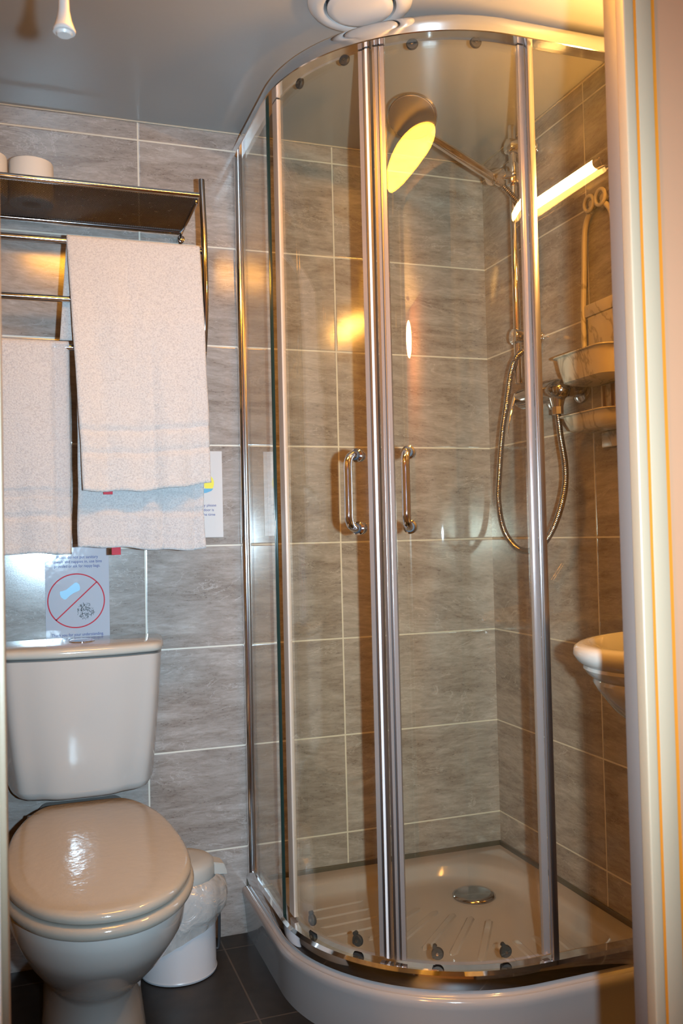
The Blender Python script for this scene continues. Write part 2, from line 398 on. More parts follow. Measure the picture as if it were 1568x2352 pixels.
# ------------------------------------------------------------------ shower tray
C0 = -.315
def outline(a, b, rc, n=12, nf=40, R=None):
    """closed loop: a = inset of the curved front, b = inset from the walls, rc = corner radius at the walls"""
    R = R or (.41 - a); L = -.725 + a; Wl = -b; pts = []
    def arc(cx, cy, r, t0, t1, k):
        for i in range(k + 1):
            t = math.radians(t0 + (t1 - t0) * i / k); pts.append((cx + r * math.cos(t), cy + r * math.sin(t)))
    arc(L + R, L + R, R, 180, 270, nf)
    r2 = min(rc, .02) if rc < .03 else rc * .45
    arc(Wl - r2, L + r2, r2, 270, 360, n)
    arc(Wl - rc, Wl - rc, rc, 0, 90, n)
    arc(L + r2, Wl - r2, r2, 90, 180, n)
    return pts
tray = thing('shower_tray', 'white quadrant shower tray on the dark floor below the glass enclosure', 'shower tray', (-.36, -.36, 0))
bm = B()
prof = [(.010, .0015, .001, .0), (.004, .0015, .001, .070), (0, .0015, .001, .094), (-.002, .0015, .001, .104), (.0, .0015, .001, .112), (.004, .0015, .001, .115), (.007, .0015, .001, .1135), (.011, .0015, .001, .116), (.016, .0015, .001, .121),
        (.022, .0015, .001, .1225), (.048, .045, .05, .1225), (.062, .060, .17, .1215), (.070, .067, .19, .114), (.078, .075, .19, .096), (.086, .084, .19, .089), (.11, .11, .17, .087)]
loft(bm, [[(x, y, z) for x, y in outline(a, b, rc)] for a, b, rc, z in prof], True, True)
finish(bm, 'basin_body', M['tray'], tray, 60)
bm = B()
def rib(bm, x0, y0_, x1, y1_, w_=.010):
    p, q = Vector((x0, y0_, .0868)), Vector((x1, y1_, .0868)); d = (q - p).normalized(); s = Vector((-d.y, d.x, 0)) * w_
    up = Vector((0, 0, .0030)); loops = []
    for P_, k in ((p, .15), (p + d * .012, 1), (q - d * .012, 1), (q, .15)):
        loops.append([P_ - s * k, P_ - s * .6 * k + up * k, P_ + s * .6 * k + up * k, P_ + s * k])
    loft(bm, loops, True, True)
dr = Vector((-.195, -.212))
for k in range(5):
    o_ = .030 * (k - 2)
    rib(bm, -.285 + o_, -.285 - o_, -.430 + o_ * 1.5, -.430 - o_ * 1.5)
for k in range(4):
    rib(bm, -.455, -.13 - .048 * k, -.60, -.14 - .048 * k)
    rib(bm, -.13 - .048 * k, -.455, -.14 - .048 * k, -.60)
finish(bm, 'tread_rib', M['tray'], tray, 30)
bm = B(); lathe(bm, [(.052, .0), (.053, .004), (.050, .008), (.047, .0095), (.038, .0105), (.0, .0115)], (dr.x, dr.y, .0868), cap1=False)
dc = finish(bm, 'drain_cover', M['dark_chrome'], tray); dc['label'] = 'round dark chrome drain cover'

# ------------------------------------------------------------------ shower enclosure
enc = thing('shower_enclosure', 'curved glass quadrant shower enclosure with chrome rails and two sliding doors', 'shower enclosure', (-.70, -.70, .1225))
RE = .385
def path(d, y_start=-.002, x_end=-.002, n=44):
    """plan path of the enclosure offset outward by d, with outward normals"""
    R = RE + d; P_ = [((-.70 - d), y_start), ((-.70 - d), -.15)]
    for i in range(n + 1):
        t = math.radians(180 + 90 * i / n); P_.append((C0 + R * math.cos(t), C0 + R * math.sin(t)))
    P_ += [(-.15, -.70 - d), (x_end, -.70 - d)]
    return P_
def rail(bm, sec):
    P0 = {d: path(d) for d in {s[0] for s in sec}}
    n = len(next(iter(P0.values())))
    loft(bm, [[(*P0[d][i], z) for d, z in sec] for i in range(n)], True, True)
def arcsec(cx, cz, r, t0, t1, k):
    return [(cx + r * math.cos(math.radians(t0 + (t1 - t0) * i / k)), cz + r * math.sin(math.radians(t0 + (t1 - t0) * i / k))) for i in range(k + 1)]
bm = B(); sec = [(-.018, 1.942), (.013, 1.942), (.0145, 1.9435), (.0145, 1.954)] + arcsec(-.016, 1.956, .0305, 0, 78, 8) + [(-.018, 1.9865)]
rail(bm, sec); tr = finish(bm, 'top_rail', M['alu_polished'], enc, 30)
bm = B(); sec = [(-.018, .1227), (.010, .1227), (.013, .126), (.0145, .138), (.012, .152), (.006, .158), (-.018, .159)]
rail(bm, sec); finish(bm, 'bottom_rail', M['chrome'], enc, 30)
def arcpanel(bm, R0, R1, t0, t1, z0, z1, n=24, bev=0):
    loops = []
    for i in range(n + 1):
        t = math.radians(t0 + (t1 - t0) * i / n); c, s = math.cos(t), math.sin(t)
        loops.append([(C0 + R0 * c, C0 + R0 * s, z0), (C0 + R1 * c, C0 + R1 * s, z0), (C0 + R1 * c, C0 + R1 * s, z1), (C0 + R0 * c, C0 + R0 * s, z1)])
    loft(bm, loops, True, True)
# wall profiles
for nm, a, b in (('wall_profile', (-.713, -.026, .1227), (-.687, -.0025, 1.975)), ('wall_profile', (-.026, -.713, .1227), (-.0025, -.687, 1.975))):
    bm = B(); box(bm, a, b, .0105, 6); finish(bm, nm, M['alu_polished'], enc, 50)
# fixed panes with dark green edges
def fixed(a, b, edge_a, edge_b, post_a, post_b):
    bm = B(); box(bm, a, b); p = finish(bm, 'fixed_pane', M['glass'], enc, smooth=False)
    bm = B(); box(bm, edge_a, edge_b, .0008); finish(bm, 'glass_edge', M['glass_edge'], p)
    if post_a:
        bm = B(); box(bm, post_a, post_b, .002); finish(bm, 'pane_post', M['alu'], p)
fixed((-.7025, -.296, .157), (-.6975, -.020, 1.944), (-.7035, -.302, .157), (-.6965, -.2965, 1.944), (-.7035, -.036, .157), (-.6965, -.027, 1.944))
fixed((-.275, -.7025, .157), (-.020, -.6975, 1.944), (-.2795, -.7035, .157), (-.276, -.6965, 1.944), (-.2810, -.7060, .157), (-.268, -.6940, 1.944))
# sliding doors
RD = RE - .014
def pulls(door, th):
    t = math.radians(th); n = Vector((math.cos(t), math.sin(t), 0)); base = Vector((C0, C0, 0)) + n * (RD + .003)
    bm = B(); z0, z1, o_ = .993, 1.137, .040
    P_ = [(0, z1), (.010, z1), (.022, z1 - .001), (.034, z1 - .007), (o_, z1 - .020), (o_, z1 - .045), (o_, z0 + .045), (o_, z0 + .020), (.034, z0 + .007), (.022, z0 + .001), (.010, z0), (0, z0)]
    tube(bm, catmull([base + n * a + Vector((0, 0, z)) for a, z in P_], 5), .0082, 18)
    for z in (z0, z1):
        lathe(bm, [(.0125, -.002), (.0135, .002), (.0135, .006), (.010, .008), (.0095, .010)], base + Vector((0, 0, z)), n, 24)
    h = finish(bm, 'handle', M['chrome'], door); h['label'] = 'chrome D-shaped door pull'
    for z in (z0, z1):
        bm = B(); lathe(bm, [(.0098, 0), (.0104, .001), (.0104, .0035), (.0098, .0045)], base + n * .0085 + Vector((0, 0, z)), n, 20); finish(bm, 'rubber_ring', M['rubber'], h)
        bm = B(); lathe(bm, [(.011, 0), (.0125, .003), (.0125, .008), (.004, .011)], base - n * .014 + Vector((0, 0, z)), n, 20); finish(bm, 'inner_knob', M['dark_chrome'], h)
def rollers(door, angs, top):
    for th in angs:
        t = math.radians(th); n = Vector((math.cos(t), math.sin(t), 0)); s = Vector((-n.y, n.x, 0)); z = 1.943 if top else .176
        c = Vector((C0, C0, z)) + n * (RD - .012)
        bm = B(); lathe(bm, [(.004, -.004), (.0105, -.004), (.0118, -.002), (.0118, .002), (.0105, .004), (.004, .004)], c, n, 24)
        if not top:
            lathe(bm, [(.0042, -.004), (.0042, .004)], c + Vector((0, 0, .013)) - s * .005, n, 16)
            cyl(bm, c - s * .010 + Vector((0, 0, -.006)), c + s * .009 + Vector((0, 0, .001)), .0045, .0045, 12)
        else: cyl(bm, c + Vector((0, 0, .002)), c + Vector((0, 0, .02)), .006, .006, 12)
        r = finish(bm, 'roller', M['rubber'], door)
        bm = B(); lathe(bm, [(.003, 0), (.003, .0012), (.001, .0016)], c + n * .004, n, 18); finish(bm, 'roller_cap', M['alu'], r)
LEAD = {1: [(-2.9, -1.55, .0042, 'seal_m', 'edge_profile'), (-1.55, -1.2, .0030, 'rubber', 'dark_gasket'), (-1.2, -.45, .0062, 'alu', 'edge_profile'), (-.45, .25, .0078, 'seal_w', 'magnetic_strip'), (.25, .95, .0066, 'alu', 'magnetic_strip')],
        -1: [(-2.9, -1.75, .0040, 'seal_m', 'edge_profile'), (-1.75, -1.3, .0062, 'alu', 'edge_profile'), (-1.3, -1.0, .0032, 'rubber', 'dark_gasket'), (-1.0, -.2, .0058, 'seal_m', 'magnetic_strip'), (-.2, .55, .0070, 'alu', 'magnetic_strip')]}
def door(t0, t1, seal_t, lead, ptag):
    bm = B(); arcpanel(bm, RD - .0025, RD + .0025, t0, t1, .168, 1.938, 30)
    d = finish(bm, 'sliding_door', M['glass'], enc, 20)
    # leading profile and magnetic strip
    s = 1 if lead == t1 else -1
    for k, (p0, p1, r1, mm, nm) in enumerate(LEAD[s]):
        bm = B(); arcpanel(bm, RD - .005, RD + r1, lead + s * p0, lead + s * p1, .165 - .0002 * k, 1.940, 3)
        finish(bm, nm, M[mm], d, 20)
    return d
dL = door(179.6, 226.6, 0, 226.6, 'l'); dR = door(229.0, 275.2, 0, 229.0, 'r')
bm = B(); arcpanel(bm, RD - .004, RD + .005, 179.0, 184.0, .165, 1.940, 4); o = finish(bm, 'edge_seal', M['seal'], dL, 20)
bm = B(); arcpanel(bm, RD - .004, RD + .005, 273.4, 275.6, .165, 1.940, 3); finish(bm, 'edge_seal', M['seal_m'], dR, 20)
pulls(dL, 220.2); pulls(dR, 236.5)
rollers(dL, (192.5, 214.5), False); rollers(dR, (241.0, 262.0), False)
rollers(dL, (196.5, 217.5), True); rollers(dR, (240.5, 260.5), True)

# ------------------------------------------------------------------ extractor vent
vc = Vector((-.600, -.628, CZ))
vent = thing('extractor_vent', 'round white ceiling extractor vent above the shower enclosure rail', 'vent', vc)
bm = B(); lathe(bm, [(.100, 0), (.101, -.004), (.096, -.010), (.086, -.0150), (.076, -.0165), (.070, -.014), (.067, -.004), (.067, 0)], vc, seg=56, cap0=False, cap1=False); finish(bm, 'outer_ring', M['plastic_w'], vent)
bm = B(); lathe(bm, [(.060, -.006), (.0635, -.010), (.064, -.015), (.060, -.0185), (.050, -.0200), (.0, -.0208)], vc, seg=48); dk = finish(bm, 'centre_disc', M['plastic_w'], vent)
bm = B(); lathe(bm, [(.066, -.0005), (.0655, -.003), (0, -.003)], vc, seg=40); finish(bm, 'duct', M['rubber'], vent)

# ------------------------------------------------------------------ slide rail
BX, BY = -.065, -.275
sr = thing('slide_rail', 'vertical chrome shower slide rail on the right tiled wall', 'shower rail', (0, BY, 1.34))
bm = B(); cyl(bm, (BX, BY, 1.345), (BX, BY, 1.992), .0095, seg=20, bev=.002); finish(bm, 'bar', M['chrome'], sr)
for z in (1.938, 1.462):
    bm = B(); cyl(bm, (BX - .015, BY, z), (-.008, BY, z), .0195, seg=28, bev=.004); cyl(bm, (-.010, BY, z), (-.001, BY, z), .024, seg=28, bev=.002); finish(bm, 'bracket', M['chrome'], sr)
bm = B(); cyl(bm, (BX, BY, 1.842), (BX, BY, 1.895), .017, seg=24, bev=.003); cyl(bm, (BX, BY, 1.868), (-.118, -.296, 1.850), .0095, .0095, 18)
cyl(bm, (-.030, BY, 1.868), (-.050, BY, 1.868), .013, seg=18, bev=.003)
cyl(bm, (-.105, -.290, 1.862), (-.145, -.304, 1.838), .014, .017, 22, bev=.002); finish(bm, 'slider', M['chrome'], sr)
# handset
h0 = Vector((-.108, -.289, 1.838)); h1 = Vector((-.340, -.395, 1.872)); hc = Vector((-.402, -.422, 1.905))
hs = thing('hand_shower', 'chrome hand shower with round head held by the slide rail', 'shower head', h0)
bm = B(); dd = (h1 - h0)
tube(bm, [h0, h0 + dd * .08, h0 + dd * .3, h0 + dd * .6, h0 + dd * .9, h1, h1 + dd * .06], [.0105, .0115, .0118, .0115, .011, .0105, .010], 22); finish(bm, 'handle', M['chrome'], hs)
ax = Vector((-.35, -.45, -.82)).normalized()
bm = B(); lathe(bm, [(.004, -.030), (.022, -.027), (.040, -.018), (.052, -.006), (.056, .002), (.054, .006)], hc, ax, 44); hd = finish(bm, 'spray_head', M['chrome'], hs)
bm = B(); lathe(bm, [(.052, .0045), (.051, .008), (.0, .010)], hc, ax, 40); finish(bm, 'spray_plate', M['alu'], hd)
# mixer
mx = thing('shower_mixer', 'chrome single lever bar mixer on the right wall inside the shower', 'tap', (0, -.40, 1.30))
MZ = 1.303
bm = B(); cyl(bm, (-.07, -.300, MZ), (-.07, -.422, MZ), .0255, seg=30, bev=.004)
tube(bm, catmull([(-.07, -.418, MZ), (-.07, -.445, MZ - .002), (-.064, -.464, MZ - .003), (-.052, -.469, MZ - .002)], 6), [.0255, .0258, .026, .026, .026, .026, .0262, .0262, .026, .0258, .0255, .025, .024, .022, .020, .018, .014, .008, .003], 26)
finish(bm, 'body', M['dark_chrome'], mx)
for y in (-.330, -.448):
    bm = B(); cyl(bm, (-.05, y, MZ), (-.010, y, MZ), .015, .013, 20); lathe(bm, [(.013, 0), (.019, .001), (.019, .012), (.013, .013)], (-.045, y, MZ), (1, 0, 0), 6); un = finish(bm, 'wall_union', M['dark_chrome'], mx)
    bm = B(); lathe(bm, [(.030, 0), (.029, .006), (.018, .011)], (-.001, y, MZ), (-1, 0, 0), 28); finish(bm, 'flange', M['dark_chrome'], un)
bm = B(); cyl(bm, (-.07, -.450, MZ - .015), (-.07, -.450, 1.262), .020, .013, 22); lathe(bm, [(.010, 0), (.0135, .001), (.0135, .018), (.009, .019)], (-.07, -.450, 1.244), (0, 0, 1), 8); finish(bm, 'outlet', M['chrome'], mx)
bm = B(); cyl(bm, (-.07, -.306, MZ), (-.07, -.285, MZ), .023, .019, 26, bev=.003)
lp = []
for s, wd, th in ((0, .011, .006), (.02, .014, .006), (.04, .0125, .0045), (.06, .011, .0035), (.085, .012, .003), (.100, .008, .0025), (.106, .002, .001)):
    c = Vector((-.085, -.292, MZ + .012)) + Vector((-.25, -.12, -.95)).normalized() * s + Vector((-.25 * math.sin(s * 20), 0, 0)) * .03
    u = Vector((.35, .94, 0)).normalized(); v = Vector((-.94, -.2, .25)).normalized()
    lp.append([c + wd * math.cos(2 * PI * k / 12) * u + th * math.sin(2 * PI * k / 12) * v for k in range(12)])
loft(bm, lp); finish(bm, 'lever', M['chrome'], mx)
# hose
hp = [(-.100, -.286, 1.832), (-.070, -.292, 1.800), (-.040, -.300, 1.765), (-.038, -.318, 1.700), (-.038, -.325, 1.62), (-.040, -.315, 1.56), (-.040, -.311, 1.50), (-.044, -.309, 1.44), (-.078, -.296, 1.41), (-.082, -.266, 1.37), (-.082, -.242, 1.30), (-.082, -.216, 1.226),
      (-.082, -.190, 1.10), (-.082, -.188, 1.05), (-.082, -.210, .985), (-.082, -.265, .942), (-.082, -.325, .932), (-.082, -.385, .945), (-.082, -.440, .990), (-.080, -.480, 1.06), (-.078, -.486, 1.12), (-.074, -.465, 1.19), (-.070, -.450, 1.248)]
hp = [Vector(p) for p in hp]
hp[7].x = -.040; 
cp = catmull(hp, 24)
L_ = [0]
for a, b in zip(cp, cp[1:]): L_.append(L_[-1] + (b - a).length)
step = .0015; pts = []; rad = []; j = 0; s = 0; k = 0
while s < L_[-1]:
    while L_[j + 1] < s: j += 1
    f = (s - L_[j]) / max(1e-9, L_[j + 1] - L_[j]); pts.append(cp[j].lerp(cp[j + 1], f)); rad.append((.0062, .0077, .0077)[k % 3]); s += step; k += 1
bm = B(); tube(bm, pts, rad, 12)
tag(finish(bm, 'shower_hose', M['dark_chrome'], ang=80), 'ribbed metal shower hose hanging in a long loop on the right wall', 'hose')

# ------------------------------------------------------------------ marbled caddy
cd = thing('shower_caddy', 'marbled plastic shower caddy with two trays on the right tiled wall', 'caddy', (0, -.56, 1.2))
def caddy_tray(zt, zb, ya, yb, dx, name):
    bm = B()
    def lp_(ins, z, fl):
        y0_, y1_, x1_ = ya - ins, yb + ins, -.012 - dx + ins; r = .03; pts_ = [(-.006 - 0, y0_, z)]
        for i in range(7):
            t = PI / 2 * i / 6; pts_.append((x1_ + r - r * math.sin(t), y0_ - r + r * math.cos(t), z - .006 * fl))
        for i in range(7):
            t = PI / 2 * i / 6; pts_.append((x1_ + r - r * math.cos(t), y1_ + r - r * math.sin(t), z - .006 * fl))
        pts_.append((-.006, y1_, z)); return pts_
    loft(bm, [lp_(.020, zb, 0), lp_(.012, zb + .004, 0), lp_(.006, zb + (zt - zb) * .5, 0), lp_(.002, zt - .004, 0), lp_(-.004, zt - .002, 0), lp_(-.004, zt, 0), lp_(.006, zt, 0), lp_(.010, zb + (zt - zb) * .5, 0), lp_(.018, zb + .008, 0)], True, True)
    return finish(bm, name, M['marble'], cd, 50)
caddy_tray(1.364, 1.302, -.478, -.672, .092, 'upper_tray')
caddy_tray(1.232, 1.196, -.486, -.672, .085, 'lower_tray')
bm = B()
box(bm, (-.010, -.490, 1.362), (-.002, -.610, 1.462), .002); pn = finish(bm, 'back_panel', M['marble'], cd)
bm = B(); box(bm, (-.010, -.530, 1.232), (-.002, -.672, 1.300), .002)
for y in (-.545, -.575, -.605): box(bm, (-.0115, y - .006, 1.245), (-.0098, y + .006, 1.298), .0005, 1, 1)
finish(bm, 'slotted_panel', [M['marble'], M['slot']], cd)
bm = B(); box(bm, (-.012, -.530, 1.160), (-.002, -.640, 1.196), .003); finish(bm, 'mounting_plate', M['marble'], cd)
bm = B()
for y in (-.478, -.604): 
    P_ = [(-.012, y, 1.362), (-.012, y, 1.47), (-.010, y + (-.004 if y > -.5 else .004), 1.56), (-.010, y + (-.012 if y > -.5 else .012), 1.66), (-.010, -.541 + (.030 if y > -.5 else -.030), 1.695)]
    tube(bm, catmull(P_, 6), .0065, 10)
box(bm, (-.014, -.474, 1.462), (-.004, -.610, 1.490), .003)
finish(bm, 'frame', M['marble'], cd)
for y in (-.520, -.562):
    bm = B(); c = Vector((-.018, y, 1.712)); tube(bm, [c + Vector((0, .017 * math.cos(a), .017 * math.sin(a))) for a in [2 * PI * i / 28 for i in range(29)]], .0045, 10, False)
    cyl(bm, (-.003, y, 1.712), (-.014, y, 1.712), .010, .008, 16); finish(bm, 'hook_ring', M['marble'], cd)

# ------------------------------------------------------------------ basin
BC = Vector((0, -1.005, 0))
bs = thing('wash_basin', 'cream ceramic wash basin on the right wall beside the shower', 'basin', (0, -1.005, .62))
def ell(a, b, z, n=56):
    out = []
    for i in range(n):
        t = 2 * PI * i / n; x = math.cos(t); y = math.sin(t)
        if x > 0: X = -.004 - 0 * x
        else: X = -.004 + a * x
        out.append((X + BC.x, BC.y + b * y, z))
    return out
def ell2(a, b, z, n=64, back=-.004, x0=0):
    out = []
    for i in range(n):
        t = PI / 2 + PI * i / (n - 9) if i < n - 8 else None
        if t is not None: out.append((back + x0 + a * math.cos(t), BC.y + b * math.sin(t), z))
        else:
            k = i - (n - 8); out.append((back + x0, BC.y - b + 2 * b * (k + .5) / 8, z))
    return out
bm = B()
lo = [(.14, .09, .60), (.20, .125, .615), (.27, .16, .645), (.315, .185, .680), (.342, .196, .712), (.352, .200, .728), (.350, .199, .734), (.362, .204, .742), (.370, .207, .752), (.368, .206, .757), (.380, .211, .764), (.388, .214, .776), (.386, .213, .786), (.378, .208, .791), (.366, .200, .792)]
loops = [ell2(a, b, z) for a, b, z in lo]
for a, b, z in [(.350, .186, .790), (.338, .174, .783), (.325, .162, .765), (.30, .145, .73), (.25, .12, .69), (.17, .08, .668), (.08, .04, .662)]:
    loops.append(ell2(a - .075, b, z, back=-.079))
loft(bm, loops, True, True); finish(bm, 'bowl', M['ceramic'], bs, 50)
bm = B(); cyl(bm, (-.05, -1.005, .7915), (-.05, -1.005, .86), .020, .016, 24); cyl(bm, (-.05, -1.005, .85), (-.14, -1.005, .845), .011, .010, 18); cyl(bm, (-.06, -1.005, .86), (-.03, -1.005, .90), .008, .006, 14); finish(bm, 'tap', M['chrome'], bs)

# ------------------------------------------------------------------ strip light above the basin
sl = thing('strip_light', 'chrome strip light with a lit tube on the right wall above the basin', 'light', (0, -.95, 1.76))
SY0, SY1 = -.775, -1.13
bm = B(); box(bm, (-.034, SY0, 1.722), (-.002, SY1, 1.802), .004, 3); box(bm, (-.048, SY0 - .004, 1.722), (-.034, SY1 + .004, 1.7265), .001); finish(bm, 'housing', M['alu_polished'], sl)
bm = B(); cyl(bm, (-.050, SY0 - .030, 1.768), (-.050, SY1 + .030, 1.768), .0115, seg=24); finish(bm, 'lit_tube', M['tube'], sl)
for y, s in ((SY0, -1), (SY1, 1)):
    bm = B(); cyl(bm, (-.050, y, 1.768), (-.050, y + s * .030, 1.768), .0155, .0145, 24, bev=.002); box(bm, (-.050, y, 1.760), (-.030, y + s * .012, 1.776), .001); finish(bm, 'end_cap', M['alu_polished'], sl)
# ------------------------------------------------------------------ ceiling dome, pull cord, hall globe
DC = Vector((-.925, -1.115, CZ))
dm = thing('ceiling_light', 'oval opal ceiling light glowing amber near the bathroom door', 'light', DC)
bm = B(); lathe(bm, [(.156, 0), (.158, -.012), (.154, -.020)], DC, seg=44); bmesh.ops.scale(bm, verts=bm.verts, vec=(1.95, .64, 1), space=Matrix.Translation(-DC)); finish(bm, 'base_plate', M['plastic_w'], dm)
bm = B(); lathe(bm, [(.150, -.018), (.149, -.030), (.140, -.040), (.115, -.050), (.075, -.056), (.030, -.059), (.0, -.060)], DC, seg=44); bmesh.ops.scale(bm, verts=bm.verts, vec=(1.95, .64, 1), space=Matrix.Translation(-DC)); finish(bm, 'opal_dome', M['dome'], dm)
pc = thing('pull_cord', 'white cord pull with bell shaped end hanging from the ceiling', 'pull cord', (-1.172, -1.150, CZ))
bm = B(); lathe(bm, [(.022, 0), (.022, -.010), (.012, -.016), (.003, -.018)], (-1.172, -1.150, CZ - .0005)); finish(bm, 'ceiling_rose', M['plastic_w'], pc)
bm = B(); cyl(bm, (-1.172, -1.150, CZ - .016), (-1.172, -1.150, 1.60), .0012, seg=8); finish(bm, 'cord', M['plastic_w'], pc)
bm = B(); lathe(bm, [(.0, -.003), (.008, -.003), (.0095, .0), (.0125, .0005), (.0130, .003), (.0115, .006), (.0085, .015), (.0065, .026), (.0058, .040), (.0058, .052), (.004, .056), (.001, .057)], (-1.172, -1.150, 1.568), seg=28); finish(bm, 'bell', M['plastic_w'], pc)
gc = Vector((-2.62, -3.02, 2.05))
gl = thing('hall_globe_light', 'round amber globe light in the hall behind the doorway', 'light', gc)
bm = B(); lathe(bm, [(.10 * math.sin(PI * i / 16) + 1e-4, -.10 * math.cos(PI * i / 16)) for i in range(17)], gc, seg=28); finish(bm, 'globe', M['globe'], gl)
bm = B(); cyl(bm, gc + Vector((0, 0, .095)), (gc.x, gc.y, 2.299), .008, seg=12); cyl(bm, (gc.x, gc.y, 2.275), (gc.x, gc.y, 2.299), .05, seg=24); finish(bm, 'stem', M['chrome'], gl)

# ------------------------------------------------------------------ toilet
TX = -1.108
to = thing('toilet', 'cream close coupled toilet with closed lid against the back wall', 'toilet', (TX, -.40, 0))
def sym(half, z, n=5):
    """half outline [(dx, y)] from rear centre round the right side to front centre -> closed smooth loop"""
    pr = [Vector((a, b, 0)) for a, b in half]; full = pr + [Vector((-p.x, p.y, 0)) for p in pr[::-1] if p.x > 1e-6]
    return [(TX + p.x, p.y, z) for p in catmull(full, n, True)]
LID = [(0, -.185), (.050, -.186), (.090, -.200), (.122, -.265), (.143, -.35), (.153, -.45), (.156, -.54), (.150, -.63), (.130, -.70), (.096, -.76), (.050, -.797), (0, -.808)]
def grow(half, g, cx=0, cy=-.5):
    out = []
    for i, (x, y) in enumerate(half):
        a = half[max(0, i - 1)]; b = half[min(len(half) - 1, i + 1)]; t = Vector((b[0] - a[0], b[1] - a[1]))
        if i == 0: t = Vector((1, 0))
        if i == len(half) - 1: t = Vector((-1, 0))
        t.normalize(); nrm = Vector((-t.y, t.x)); 
        if nrm.dot(Vector((x, y + .5))) < 0: nrm = -nrm
        out.append((max(0, x + nrm.x * g) if x > 1e-6 else 0, y + nrm.y * g))
    return out
bm = B()
loft(bm, [sym(grow(LID, g), z) for g, z in ((-.012, .4035), (-.002, .4040), (.001, .4070), (.001, .4150), (-.003, .4195), (-.010, .4222))] + [[(TX + (p[0] - TX) * k, -.50 + (p[1] + .50) * k, z) for p in sym(grow(LID, -.010), z)] for k, z in ((.85, .4240), (.6, .4255), (.3, .4262))]); finish(bm, 'lid', M['seat'], to, 60)
bm = B(); loft(bm, [sym(grow(LID, g), z) for g, z in ((-.02, .3795), (0, .3800), (.005, .3840), (.006, .3925), (.003, .3985), (-.004, .4012), (-.02, .4015))]); finish(bm, 'seat', M['seat'], to, 60)
def pan(w_, yf, yr, wr, z, mid=.55):
    L = yf - yr; f = lambda a: yr + L * a
    h = [(0, yr), (wr * .6, yr), (wr, yr - .01), (wr + (w_ - wr) * .45, f(.22)), (w_ * .96, f(.42)), (w_, f(.58)), (w_ * .965, f(.72)), (w_ * .84, f(.84)), (w_ * .62, f(.93)), (w_ * .32, f(.985)), (0, yf)]
    return sym(h, z, 4)
bm = B()
loft(bm, [pan(*a) for a in ((.100, -.560, -.06, .085, .0), (.098, -.556, -.06, .084, .03), (.090, -.540, -.06, .080, .10), (.088, -.545, -.06, .080, .155), (.096, -.580, -.06, .082, .182), (.112, -.640, -.05, .084, .217), (.130, -.702, -.04, .085, .258), (.144, -.752, -.03, .085, .298), (.152, -.780, -.025, .085, .325), (.1545, -.792, -.02, .085, .352), (.154, -.798, -.015, .085, .372), (.150, -.795, -.015, .085, .379))])
finish(bm, 'pan', M['ceramic_w'], to, 60)
def cist(hw_f, hw_b, yf, z, r=.045, bow=.012):
    h = [(0, -.014), (hw_b * .6, -.014), (hw_b - .006, -.015), (hw_b, -.030), (hw_b - (hw_b - hw_f) * .35, -.10), (hw_f + .004, yf + r * 1.1), (hw_f - r * .25, yf + r * .35), (hw_f - r, yf + .004), (hw_f * .4, yf - bow * .8), (0, yf - bow)]
    return sym(h, z, 5)
bm = B()
loft(bm, [cist(*a) for a in ((.100, .125, -.150, .4275), (.124, .148, -.180, .4285), (.136, .158, -.191, .436), (.142, .164, -.196, .450), (.150, .171, -.199, .52), (.158, .178, -.202, .60), (.164, .184, -.205, .68), (.167, .187, -.206, .728), (.160, .18, -.20, .7305))])
ci = finish(bm, 'cistern', M['ceramic_w'], to, 60)
bm = B(); loft(bm, [cist(*a) for a in ((.156, .176, -.196, .7335), (.1685, .1885, -.2085, .7342), (.171, .191, -.211, .738), (.171, .191, -.211, .747), (.168, .188, -.208, .7515), (.158, .178, -.198, .7545), (.12, .14, -.16, .7555), (.06, .08, -.11, .7560))])
finish(bm, 'cistern_lid', M['ceramic'], to, 60)
bm = B(); lathe(bm, [(.028, 0), (.028, .003), (.022, .006), (.014, .0065), (.0, .006)], (TX + .003, -.105, .7545), seg=32); bt = finish(bm, 'flush_button', M['chrome'], to); bt['label'] = 'round chrome flush button'
bm = B(); cyl(bm, (TX - .118, -.212, .402), (TX - .085, -.212, .402), .009, seg=16, bev=.002); finish(bm, 'hinge', M['dark_chrome'], to)
bm = B(); cyl(bm, (TX + .085, -.212, .402), (TX + .105, -.212, .402), .009, seg=16, bev=.002); finish(bm, 'hinge', M['dark_chrome'], to)

# ------------------------------------------------------------------ pedal bin
bx, by = -.905, -.127
bn = thing('pedal_bin', 'small white pedal bin with clear liner on the floor beside the toilet', 'bin', (bx, by, 0))
bm = B(); lathe(bm, [(.083, 0), (.086, .002), (.087, .006), (.085, .010), (.0845, .10), (.083, .205), (.080, .208)], (bx, by, 0), seg=48); finish(bm, 'body', M['bin'], bn)
bm = B(); lathe(bm, [(.084, .206), (.086, .210), (.0855, .232), (.083, .242), (.076, .248), (.05, .252), (.0, .253)], (bx, by, 0), seg=48); ld = finish(bm, 'lid', M['bin_lid'], bn)
bm = B(); loft(bm, [[(bx + .070, by - .034, z0) for z0 in (0,)] for _ in ()] or [[(bx + .078, by - .030, .212), (bx + .078, by + .022, .212), (bx + .078, by + .022, .240), (bx + .078, by - .030, .240)], [(bx + .104, by - .024, .208), (bx + .104, by + .016, .208), (bx + .104, by + .016, .232), (bx + .104, by - .024, .232)], [(bx + .112, by - .020, .204), (bx + .112, by + .012, .204), (bx + .112, by + .012, .212), (bx + .112, by - .020, .212)]])
bmesh.ops.bevel(bm, geom=bm.edges[:], offset=.002, segments=2, affect='EDGES'); finish(bm, 'lid_tab', M['bin_lid'], bn)
bm = B(); tube(bm, catmull([(bx + .093, by - .005, .205), (bx + .094, by - .006, .12), (bx + .092, by - .006, .045), (bx + .086, by - .006, .035)], 6), .0035, 8); finish(bm, 'hinge_rod', M['rubber'], bn)
